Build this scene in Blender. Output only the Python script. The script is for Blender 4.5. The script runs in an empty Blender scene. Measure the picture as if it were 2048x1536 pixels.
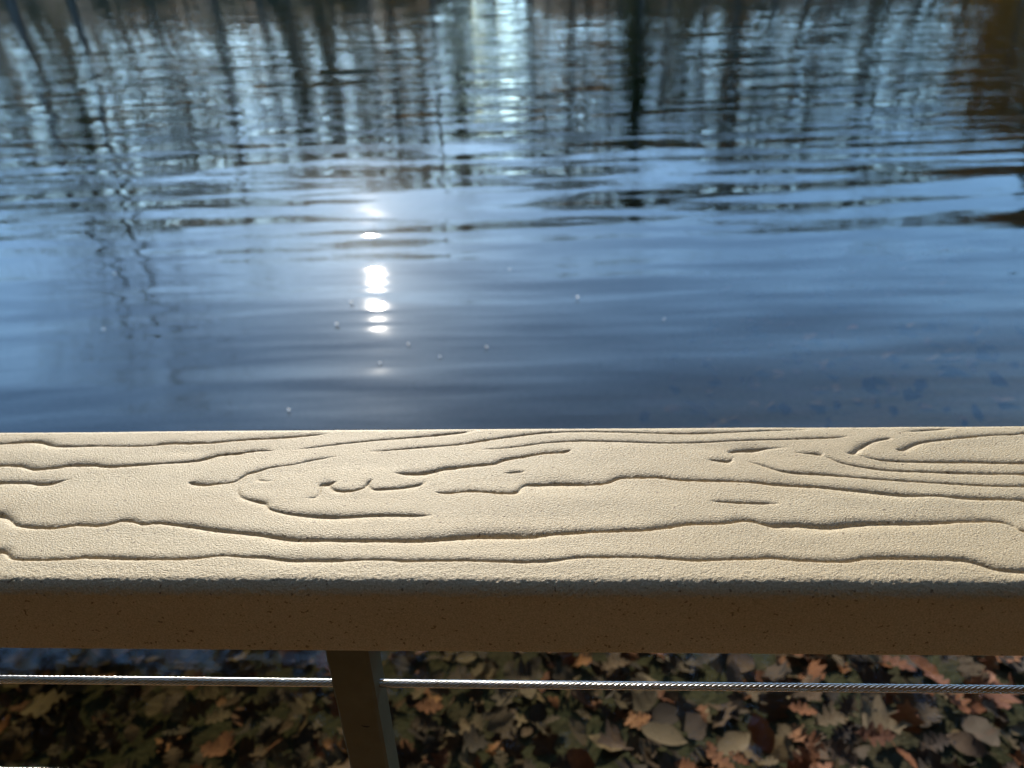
import bpy, math, random
import numpy as np
from mathutils import Matrix, Vector

random.seed(7)
rng = np.random.default_rng(7)
S = bpy.context.scene
R = math.radians

# ------------------------------------------------------------------ heights (metres, water surface at z = 0)
RAIL_TOP = 1.30
CAM_Z = RAIL_TOP + 0.2745
Y_FACE, Y_BACK = 0.2802, 0.4281          # near and far face of the handrail board

# ------------------------------------------------------------------ camera
cam = bpy.data.cameras.new('camera')
co = bpy.data.objects.new('camera', cam)
S.collection.objects.link(co)
rot = Matrix(((0.99872561, 0.00941378, 0.04958354), (0.03843759, 0.49479261, -0.8681606), (-0.03270625, 0.8689601, 0.49380021)))
co.matrix_world = Matrix.Translation((0, 0, CAM_Z)) @ rot.to_4x4()
cam.sensor_width = 36
cam.lens = 27.07
cam.clip_start = 0.01
cam.clip_end = 2000
cam.dof.use_dof = True
cam.dof.focus_distance = 0.445
cam.dof.aperture_fstop = 8.8
S.camera = co

# ------------------------------------------------------------------ sky and sun
SUN_EL, SUN_AZ = R(22.7), R(-13.7)       # azimuth from +Y, negative towards -X
W = bpy.data.worlds.new('World')
S.world = W
W.use_nodes = True
nt = W.node_tree
for n in list(nt.nodes):
    nt.nodes.remove(n)
sky = nt.nodes.new('ShaderNodeTexSky')
sky.sky_type = 'NISHITA'
sky.sun_disc = False
sky.sun_elevation = SUN_EL
sky.sun_rotation = SUN_AZ
sky.air_density = 1.0
sky.dust_density = 0.15
sky.ozone_density = 2.5
bg = nt.nodes.new('ShaderNodeBackground')
bg.inputs['Strength'].default_value = 0.15
out = nt.nodes.new('ShaderNodeOutputWorld')
tint = nt.nodes.new('ShaderNodeMix')
tint.data_type = 'RGBA'
tint.blend_type = 'MULTIPLY'
tint.inputs[0].default_value = 1.0
tint.inputs[7].default_value = (0.84, 1.02, 1.08, 1)
nt.links.new(sky.outputs[0], tint.inputs[6])
nt.links.new(tint.outputs[2], bg.inputs[0])
nt.links.new(bg.outputs[0], out.inputs[0])

sun = bpy.data.lights.new('sun', 'SUN')
sun.energy = 2.35
sun.angle = R(0.53)
sun.color = (1.0, 0.93, 0.82)
so = bpy.data.objects.new('sun', sun)
S.collection.objects.link(so)
sd = Vector((math.sin(SUN_AZ) * math.cos(SUN_EL), math.cos(SUN_AZ) * math.cos(SUN_EL), math.sin(SUN_EL)))
so.rotation_euler = sd.to_track_quat('Z', 'Y').to_euler()
so.location = (0, 0, 30)

S.view_settings.view_transform = 'Standard'
S.view_settings.look = 'None'
S.view_settings.gamma = 1
S.view_settings.exposure = 1.62
S.view_settings.use_curve_mapping = False
S.render.engine = 'CYCLES'
S.cycles.use_denoising = True
S.cycles.max_bounces = 10
S.cycles.transparent_max_bounces = 24
S.cycles.sample_clamp_indirect = 4
S.cycles.caustics_reflective = False
S.cycles.caustics_refractive = False

# ------------------------------------------------------------------ helpers
COL = S.collection


def tag(o, label=None, cat=None, group=None, kind=None):
    if label:
        o['label'] = label
    if cat:
        o['category'] = cat
    if group:
        o['group'] = group
    if kind:
        o['kind'] = kind
    return o


def mesh(name, V, F, mat=None, smooth=False):
    """V: (n,3) array, F: list / array of equal-length faces, or a list of such arrays."""
    V = np.asarray(V, dtype=np.float32)
    groups = F if (isinstance(F, list) and len(F) and isinstance(F[0], np.ndarray)) else [np.asarray(F)]
    me = bpy.data.meshes.new(name)
    me.vertices.add(len(V))
    me.vertices.foreach_set('co', V.ravel())
    idx = np.concatenate([g.ravel() for g in groups]).astype(np.int32)
    lens = np.concatenate([np.full(len(g), g.shape[1]) for g in groups])
    me.loops.add(len(idx))
    me.loops.foreach_set('vertex_index', idx)
    me.polygons.add(len(lens))
    me.polygons.foreach_set('loop_start', np.concatenate([[0], np.cumsum(lens)[:-1]]).astype(np.int32))
    me.update(calc_edges=True)
    me.validate()
    me.polygons.foreach_set('use_smooth', np.full(len(me.polygons), smooth))
    if mat:
        for m in (mat if isinstance(mat, (list, tuple)) else [mat]):
            me.materials.append(m)
    return me


def obj(name, me, parent=None, loc=None, rot=None, scale=None):
    o = bpy.data.objects.new(name, me)
    COL.objects.link(o)
    if parent:
        o.parent = parent
    if loc is not None:
        o.location = loc
    if rot is not None:
        o.rotation_euler = rot
    if scale is not None:
        o.scale = scale
    return o


def thing(name, label, cat, loc=(0, 0, 0), rz=0, group=None):
    o = bpy.data.objects.new(name, None)
    o.empty_display_size = 0.1
    COL.objects.link(o)
    o.location = loc
    o.rotation_euler = (0, 0, rz)
    return tag(o, label, cat, group)


def bevel_box(sx, sy, sz, b):
    """chamfered box centred on the origin: 24 verts"""
    V, idx = [], {}
    hx, hy, hz = sx / 2, sy / 2, sz / 2
    for ax in range(3):
        for s in (-1, 1):
            for u in (-1, 1):
                for w in (-1, 1):
                    p = [0, 0, 0]
                    p[ax] = s * (hx, hy, hz)[ax]
                    o1, o2 = (ax + 1) % 3, (ax + 2) % 3
                    p[o1] = u * ((hx, hy, hz)[o1] - b)
                    p[o2] = w * ((hx, hy, hz)[o2] - b)
                    idx[(ax, s, u, w)] = len(V)
                    V.append(p)
    Q, T = [], []
    for ax in range(3):
        for s in (-1, 1):
            q = [idx[(ax, s, -1, -1)], idx[(ax, s, 1, -1)], idx[(ax, s, 1, 1)], idx[(ax, s, -1, 1)]]
            Q.append(q if s > 0 else q[::-1])
    V = np.array(V)

    def near(a, bb):
        return np.linalg.norm(V[a] - V[bb]) < 1.6 * b
    # edges: join matching edges of the faces
    for ax in range(3):
        o1, o2 = (ax + 1) % 3, (ax + 2) % 3
        for s1 in (-1, 1):
            for s2 in (-1, 1):
                # faces (o1,s1) and (o2,s2), running along ax
                def g(face, sgn, end):
                    k1, k2 = (face + 1) % 3, (face + 2) % 3
                    val = {ax: end, o1: s1, o2: s2}
                    return idx[(face, sgn, val[k1], val[k2])]
                q = [g(o1, s1, -1), g(o2, s2, -1), g(o2, s2, 1), g(o1, s1, 1)]
                n = np.cross(V[q[1]] - V[q[0]], V[q[2]] - V[q[0]])
                if n.dot(V[q].mean(0)) < 0:
                    q = q[::-1]
                Q.append(q)
    for sx_ in (-1, 1):
        for sy_ in (-1, 1):
            for sz_ in (-1, 1):
                t = [idx[(0, sx_, sy_, sz_)], idx[(1, sy_, sz_, sx_)], idx[(2, sz_, sx_, sy_)]]
                n = np.cross(V[t[1]] - V[t[0]], V[t[2]] - V[t[0]])
                if n.dot(V[t].mean(0)) < 0:
                    t = t[::-1]
                T.append(t)
    return V, [np.array(Q), np.array(T)]


# ------------------------------------------------------------------ materials
def mat(name):
    m = bpy.data.materials.new(name)
    m.use_nodes = True
    t = m.node_tree
    for n in list(t.nodes):
        t.nodes.remove(n)
    o = t.nodes.new('ShaderNodeOutputMaterial')
    return m, t, o


class NB:
    def __init__(s, t):
        s.t = t

    def n(s, typ, **kw):
        x = s.t.nodes.new(typ)
        for k, v in kw.items():
            setattr(x, k, v)
        return x

    def l(s, a, b):
        s.t.links.new(a, b)

    def pin(s, node, name, v):
        sock = node.inputs[name]
        if hasattr(v, 'is_output') or isinstance(v, bpy.types.NodeSocket):
            s.l(v, sock)
        else:
            sock.default_value = v

    def math(s, op, a, b=0.0, clamp=False):
        x = s.n('ShaderNodeMath', operation=op)
        x.use_clamp = clamp
        s.pin(x, 0, a)
        s.pin(x, 1, b)
        return x.outputs[0]

    def map(s, vec, scale=(1, 1, 1), loc=(0, 0, 0), rot=(0, 0, 0)):
        x = s.n('ShaderNodeMapping')
        s.l(vec, x.inputs[0])
        x.inputs['Location'].default_value = loc
        x.inputs['Rotation'].default_value = rot
        x.inputs['Scale'].default_value = scale
        return x.outputs[0]

    def noise(s, vec, scale=1, detail=2, rough=0.5, dist=0.0):
        x = s.n('ShaderNodeTexNoise')
        s.l(vec, x.inputs['Vector'])
        x.inputs['Scale'].default_value = scale
        x.inputs['Detail'].default_value = detail
        x.inputs['Roughness'].default_value = rough
        x.inputs['Distortion'].default_value = dist
        return x.outputs['Fac']

    def ramp(s, fac, stops, interp='LINEAR'):
        x = s.n('ShaderNodeValToRGB')
        s.l(fac, x.inputs[0])
        cr = x.color_ramp
        cr.interpolation = interp
        while len(cr.elements) > 1:
            cr.elements.remove(cr.elements[-1])
        cr.elements[0].position = stops[0][0]
        c = stops[0][1]
        cr.elements[0].color = (*c, 1) if len(c) == 3 else c
        for p, c in stops[1:]:
            e = cr.elements.new(p)
            e.color = (*c, 1) if len(c) == 3 else c
        return x.outputs[0]

    def mixc(s, f, a, b, mode='MIX'):
        x = s.n('ShaderNodeMix', data_type='RGBA', blend_type=mode)
        s.pin(x, 0, f)
        for k, v in ((6, a), (7, b)):
            if isinstance(v, bpy.types.NodeSocket):
                s.l(v, x.inputs[k])
            else:
                x.inputs[k].default_value = (*v, 1)
        return x.outputs[2]

    def bump(s, h, dist, strength=1.0, normal=None):
        x = s.n('ShaderNodeBump')
        s.l(h, x.inputs['Height'])
        x.inputs['Distance'].default_value = dist
        x.inputs['Strength'].default_value = strength
        if normal is not None:
            s.l(normal, x.inputs['Normal'])
        return x.outputs[0]

    def bsdf(s, o, col, rough=0.6, spec=0.5, metal=0.0, normal=None, **kw):
        x = s.n('ShaderNodeBsdfPrincipled')
        if isinstance(col, bpy.types.NodeSocket):
            s.l(col, x.inputs['Base Color'])
        else:
            x.inputs['Base Color'].default_value = (*col, 1)
        s.pin(x, 'Roughness', rough)
        x.inputs['Specular IOR Level'].default_value = spec
        x.inputs['Metallic'].default_value = metal
        if normal is not None:
            s.l(normal, x.inputs['Normal'])
        for k, v in kw.items():
            s.pin(x, k, v)
        s.l(x.outputs[0], o.inputs['Surface'])
        return x


def m_composite(name, base, dark, grit=1.0):
    m, t, o = mat(name)
    b = NB(t)
    pos = b.n('ShaderNodeTexCoord').outputs['Object']
    fine = b.noise(pos, 1050, 3, 0.65)              # sub-millimetre sandy grain
    leather = b.noise(b.map(pos, (850, 1150, 1100)), 1, 3, 0.6)
    v = b.n('ShaderNodeTexVoronoi', feature='DISTANCE_TO_EDGE')
    b.l(b.map(pos, (520, 800, 800)), v.inputs['Vector'])
    v.inputs['Scale'].default_value = 1
    crack = b.math('MINIMUM', v.outputs['Distance'], 0.12)
    big = b.noise(b.map(pos, (6, 22, 22)), 1, 3)
    speck = b.noise(pos, 420, 1, 0.5)
    sp = b.ramp(speck, [(0.0, (1, 1, 1)), (0.69, (1, 1, 1)), (0.73, (0.4, 0.34, 0.28))])
    c = b.mixc(b.ramp(big, [(0.35, (0, 0, 0)), (0.68, (1, 1, 1))]), base, dark)
    c = b.mixc(1.0, c, b.ramp(fine, [(0.3, (0.66, 0.64, 0.61)), (0.7, (1.18, 1.18, 1.18))]), 'MULTIPLY')
    c = b.mixc(1.0, c, sp, 'MULTIPLY')
    n = b.bump(leather, 0.00055 * grit)
    n = b.bump(crack, 0.0007 * grit, normal=n)
    n = b.bump(fine, 0.00030 * grit, normal=n)
    b.bsdf(o, c, rough=0.58, spec=0.5, normal=n)
    return m


M = {}
M['rail'] = m_composite('tan_composite', (0.585, 0.468, 0.285), (0.535, 0.415, 0.24))
M['deck'] = m_composite('brown_composite', (0.31, 0.155, 0.058), (0.23, 0.115, 0.04))


def m_paint():
    m, t, o = mat('bronze_paint')
    b = NB(t)
    pos = b.n('ShaderNodeTexCoord').outputs['Object']
    peel = b.noise(pos, 900, 2)
    dirt = b.noise(pos, 40, 4, 0.6)
    c = b.ramp(dirt, [(0.3, (0.115, 0.102, 0.058)), (0.7, (0.15, 0.13, 0.075))])
    b.bsdf(o, c, rough=b.math('MULTIPLY_ADD', dirt, 0.2), spec=0.12, normal=b.bump(peel, 0.0001))
    o.inputs['Surface'].links[0].from_node.inputs['Roughness'].default_value = 0.5
    for l in list(t.links):
        if l.to_socket.name == 'Roughness':
            t.links.remove(l)
    return m


M['paint'] = m_paint()
m_, t_, o_ = mat('stainless_steel'); b_ = NB(t_)
dn = b_.noise(b_.n('ShaderNodeTexCoord').outputs['Object'], 300, 3)
b_.bsdf(o_, b_.ramp(dn, [(0.3, (0.60, 0.58, 0.55)), (0.7, (0.80, 0.78, 0.75))]), rough=0.22, metal=1.0)
M['steel'] = m_
m_, t_, o_ = mat('bare_scratch'); b_ = NB(t_)
b_.bsdf(o_, (0.012, 0.009, 0.006), rough=0.8)
M['scratch'] = m_


def m_water():
    m, t, o = mat('lake_water')
    b = NB(t)
    pos = b.n('ShaderNodeNewGeometry').outputs['Position']
    sep = b.n('ShaderNodeSeparateXYZ')
    b.l(pos, sep.inputs[0])
    X, Y = sep.outputs[0], sep.outputs[1]
    # crests run nearly along X, drifting away from the viewer on the right
    warp = b.math('SUBTRACT', b.noise(b.map(pos, (0.22, 0.3, 1), (3, 1, 0)), 1, 2), 0.5)
    yy = b.math('ADD', b.math('ADD', Y, b.math('MULTIPLY', warp, 0.5)), b.math('MULTIPLY', X, -0.045))
    cmb = b.n('ShaderNodeCombineXYZ')
    b.l(X, cmb.inputs[0]); b.l(yy, cmb.inputs[1])
    P = cmb.outputs[0]

    def ctr(f):
        return b.math('SUBTRACT', f, 0.5)

    def ss(x, a, c):
        mr = b.n('ShaderNodeMapRange', interpolation_type='SMOOTHSTEP')
        b.pin(mr, 'Value', x)
        mr.inputs['From Min'].default_value = a
        mr.inputs['From Max'].default_value = c
        return mr.outputs[0]
    swell = ctr(b.noise(b.map(P, (0.55, 4.2, 1), (35.1169, 30.1855, 0)), 1, 2, 0.5))
    rip2 = ctr(b.noise(b.map(P, (0.9, 8.5, 1), (19, 34, 0)), 1, 2, 0.5))
    rip = ctr(b.noise(b.map(P, (0.5, 4.6, 1), (9, 4, 0)), 1, 2, 0.5))
    chop = ctr(b.noise(b.map(P, (3.5, 7.0, 1), (2, 7, 0)), 1, 2, 0.55))
    fine = ctr(b.noise(b.map(P, (16, 24, 1), (5, 5, 0)), 1, 1.5, 0.5))
    chx = ctr(b.noise(b.map(P, (3.0, 4.0, 1), (22, 17, 0)), 1, 2, 0.55))
    fix = ctr(b.noise(b.map(P, (14, 14, 1), (32, 47, 0)), 1, 1.5, 0.5))
    swx = ctr(b.noise(b.map(P, (0.6, 1.2, 1), (12, 3, 0)), 1, 1, 0.5))
    patch = b.noise(b.map(pos, (0.12, 0.2, 1), (4, 8, 0)), 1, 2)
    far = ss(Y, 3.2, 5.6)
    vfar = ss(Y, 7.5, 14.0)
    pm = ss(patch, 0.3, 0.62)
    a_sw = 0.16
    near = ctr(b.noise(b.map(P, (1.1, 9.5, 1), (27.2085, 41.0574, 0)), 1, 2, 0.5))
    a_nr = 0.13
    a_rip = b.math('MULTIPLY', far, b.math('ADD', 0.20, b.math('MULTIPLY', pm, 0.30)))
    a_ch = b.math('ADD', 0.008, b.math('ADD', b.math('MULTIPLY', far, 0.05), b.math('MULTIPLY', vfar, 0.11)))
    a_fi = b.math('ADD', 0.003, b.math('MULTIPLY', vfar, 0.16))
    sy = b.math('ADD', b.math('ADD', b.math('ADD', b.math('ADD', b.math('MULTIPLY', near, a_nr), b.math('MULTIPLY', rip2, b.math('MULTIPLY', ss(Y, 4.4, 7.0), 0.24))), b.math('MULTIPLY', swell, a_sw)), b.math('MULTIPLY', rip, a_rip)),
                b.math('ADD', b.math('MULTIPLY', chop, a_ch), b.math('MULTIPLY', fine, a_fi)))
    sm = b.n('ShaderNodeMath', operation='SMOOTH_MAX')       # the near side of these small ripples stays gentle
    b.l(sy, sm.inputs[0]); sm.inputs[1].default_value = -0.036; sm.inputs[2].default_value = 0.02
    sy = sm.outputs[0]
    sx = b.math('ADD', b.math('ADD', b.math('MULTIPLY', chx, a_ch), b.math('MULTIPLY', fix, a_fi)),
                b.math('MULTIPLY', swx, 0.012))
    nn = b.n('ShaderNodeCombineXYZ')
    b.l(sx, nn.inputs[0]); b.l(sy, nn.inputs[1]); nn.inputs[2].default_value = 1
    nv = b.n('ShaderNodeVectorMath', operation='NORMALIZE')
    b.l(nn.outputs[0], nv.inputs[0])
    N = nv.outputs[0]
    fr = b.n('ShaderNodeFresnel')
    # the same reflectance from above and below (the surface does not bend the rays)
    back = b.n('ShaderNodeNewGeometry').outputs['Backfacing']
    b.l(b.math('SUBTRACT', 1.333, b.math('MULTIPLY', back, 1.333 - 1 / 1.333)), fr.inputs['IOR'])
    b.l(N, fr.inputs['Normal'])
    g1 = b.n('ShaderNodeBsdfGlossy', distribution='BECKMANN'); g1.inputs['Roughness'].default_value = 0.055
    g2 = b.n('ShaderNodeBsdfGlossy'); g2.inputs['Roughness'].default_value = 0.36
    for g in (g1, g2):
        g.inputs['Color'].default_value = (1, 1, 1, 1)
        b.l(N, g.inputs['Normal'])
    gm = b.n('ShaderNodeMixShader'); b.l(b.math('MULTIPLY', b.math('SUBTRACT', 1.0, ss(Y, 4.0, 8.0)), 0.014), gm.inputs[0])
    g3 = b.n('ShaderNodeBsdfGlossy', distribution='GGX'); g3.inputs['Roughness'].default_value = 0.05
    b.l(N, g3.inputs['Normal'])
    g13 = b.n('ShaderNodeMixShader'); g13.inputs[0].default_value = 0.09
    b.l(g1.outputs[0], g13.inputs[1]); b.l(g3.outputs[0], g13.inputs[2])
    b.l(g13.outputs[0], gm.inputs[1]); b.l(g2.outputs[0], gm.inputs[2])
    tr = b.n('ShaderNodeBsdfTransparent')
    mx = b.n('ShaderNodeMixShader')
    b.l(fr.outputs[0], mx.inputs[0]); b.l(tr.outputs[0], mx.inputs[1]); b.l(gm.outputs[0], mx.inputs[2])
    b.l(mx.outputs[0], o.inputs['Surface'])
    va = b.n('ShaderNodeVolumeAbsorption')
    va.inputs['Color'].default_value = (0.60, 0.55, 0.36, 1)
    va.inputs['Density'].default_value = 3.1
    b.l(va.outputs[0], o.inputs['Volume'])
    return m


M['water'] = m_water()


def m_bed():
    m, t, o = mat('lake_bed_mud')
    b = NB(t)
    pos = b.n('ShaderNodeNewGeometry').outputs['Position']
    n1 = b.noise(pos, 3, 4, 0.6)
    n2 = b.noise(pos, 40, 4, 0.6)
    c = b.ramp(n1, [(0.3, (0.035, 0.032, 0.018)), (0.5, (0.026, 0.042, 0.014)), (0.7, (0.05, 0.04, 0.02))])
    c = b.mixc(0.5, c, b.ramp(n2, [(0.3, (0.02, 0.018, 0.01)), (0.7, (0.09, 0.07, 0.04))]))
    b.bsdf(o, c, rough=0.95, spec=0.2, normal=b.bump(n2, 0.01))
    return m


M['bed'] = m_bed()


def m_leaf(name, stops, rough=0.7, trans=0.0):
    m, t, o = mat(name)
    b = NB(t)
    rnd = b.n('ShaderNodeObjectInfo').outputs['Random']
    tc = b.n('ShaderNodeTexCoord').outputs['Object']
    isl = b.n('ShaderNodeNewGeometry').outputs['Random Per Island']
    f = b.math('FRACT', b.math('ADD', rnd, isl))
    c = b.ramp(f, stops)
    bl = b.noise(tc, 45, 3, 0.6)
    c = b.mixc(1.0, c, b.ramp(bl, [(0.3, (0.6, 0.55, 0.5)), (0.7, (1.2, 1.2, 1.2))]), 'MULTIPLY')
    b.bsdf(o, c, rough=rough, spec=0.3, normal=b.bump(bl, 0.002))
    return m


M['leaf_brown'] = m_leaf('brown_leaf', [(0, (0.060, 0.030, 0.012)), (0.3, (0.11, 0.060, 0.022)), (0.6, (0.022, 0.013, 0.008)), (1, (0.075, 0.048, 0.02))])
M['leaf_tan'] = m_leaf('tan_leaf', [(0, (0.10, 0.060, 0.022)), (0.5, (0.16, 0.11, 0.05)), (1, (0.08, 0.054, 0.019))])
M['leaf_russet'] = m_leaf('russet_leaf', [(0, (0.23, 0.080, 0.020)), (0.5, (0.13, 0.042, 0.016)), (1, (0.28, 0.115, 0.028))])


def m_foliage(name, stops, trans=0.5):
    m, t, o = mat(name)
    b = NB(t)
    isl = b.n('ShaderNodeNewGeometry').outputs['Random Per Island']
    c = b.ramp(isl, stops)
    d = b.n('ShaderNodeBsdfDiffuse'); tl = b.n('ShaderNodeBsdfTranslucent'); mx = b.n('ShaderNodeMixShader')
    b.l(c, d.inputs[0]); b.l(c, tl.inputs[0])
    mx.inputs[0].default_value = trans
    b.l(d.outputs[0], mx.inputs[1]); b.l(tl.outputs[0], mx.inputs[2])
    b.l(mx.outputs[0], o.inputs['Surface'])
    return m


M['fol_green'] = m_foliage('evergreen_foliage', [(0, (0.04, 0.07, 0.025)), (0.5, (0.07, 0.10, 0.035)), (1, (0.10, 0.11, 0.04))])
M['fol_orange'] = m_foliage('autumn_foliage', [(0, (0.42, 0.17, 0.03)), (0.5, (0.46, 0.24, 0.05)), (1, (0.25, 0.13, 0.04))])
M['fol_sparse'] = m_foliage('lingering_foliage', [(0, (0.13, 0.12, 0.04)), (0.6, (0.22, 0.16, 0.07)), (1, (0.10, 0.11, 0.04))])
M['fol_brown'] = m_foliage('shade_oak_foliage', [(0, (0.10, 0.055, 0.025)), (0.5, (0.14, 0.08, 0.03)), (1, (0.06, 0.055, 0.02))], 0.3)
m_, t_, o_ = mat('grey_bark'); b_ = NB(t_)
bp = b_.n('ShaderNodeTexCoord').outputs['Object']
bn = b_.noise(b_.map(bp, (6, 6, 1.2)), 1, 4, 0.6)
b_.bsdf(o_, b_.ramp(bn, [(0.3, (0.06, 0.052, 0.042)), (0.7, (0.17, 0.15, 0.125))]), rough=0.9, spec=0.1, normal=b_.bump(bn, 0.03))
M['bark'] = m_
m_, t_, o_ = mat('twig_bark'); b_ = NB(t_)
b_.bsdf(o_, (0.21, 0.18, 0.11), rough=0.9, spec=0.1)
M['twig'] = m_
m_, t_, o_ = mat('glint_speck'); b_ = NB(t_)
d_ = b_.n('ShaderNodeBsdfDiffuse'); l_ = b_.n('ShaderNodeBsdfTranslucent'); x_ = b_.n('ShaderNodeMixShader')
d_.inputs[0].default_value = l_.inputs[0].default_value = (0.85, 0.85, 0.83, 1)
x_.inputs[0].default_value = 0.55
b_.l(d_.outputs[0], x_.inputs[1]); b_.l(l_.outputs[0], x_.inputs[2]); b_.l(x_.outputs[0], o_.inputs['Surface'])
M['glint'] = m_  # bright white for the specks that imitate sun glints

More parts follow.
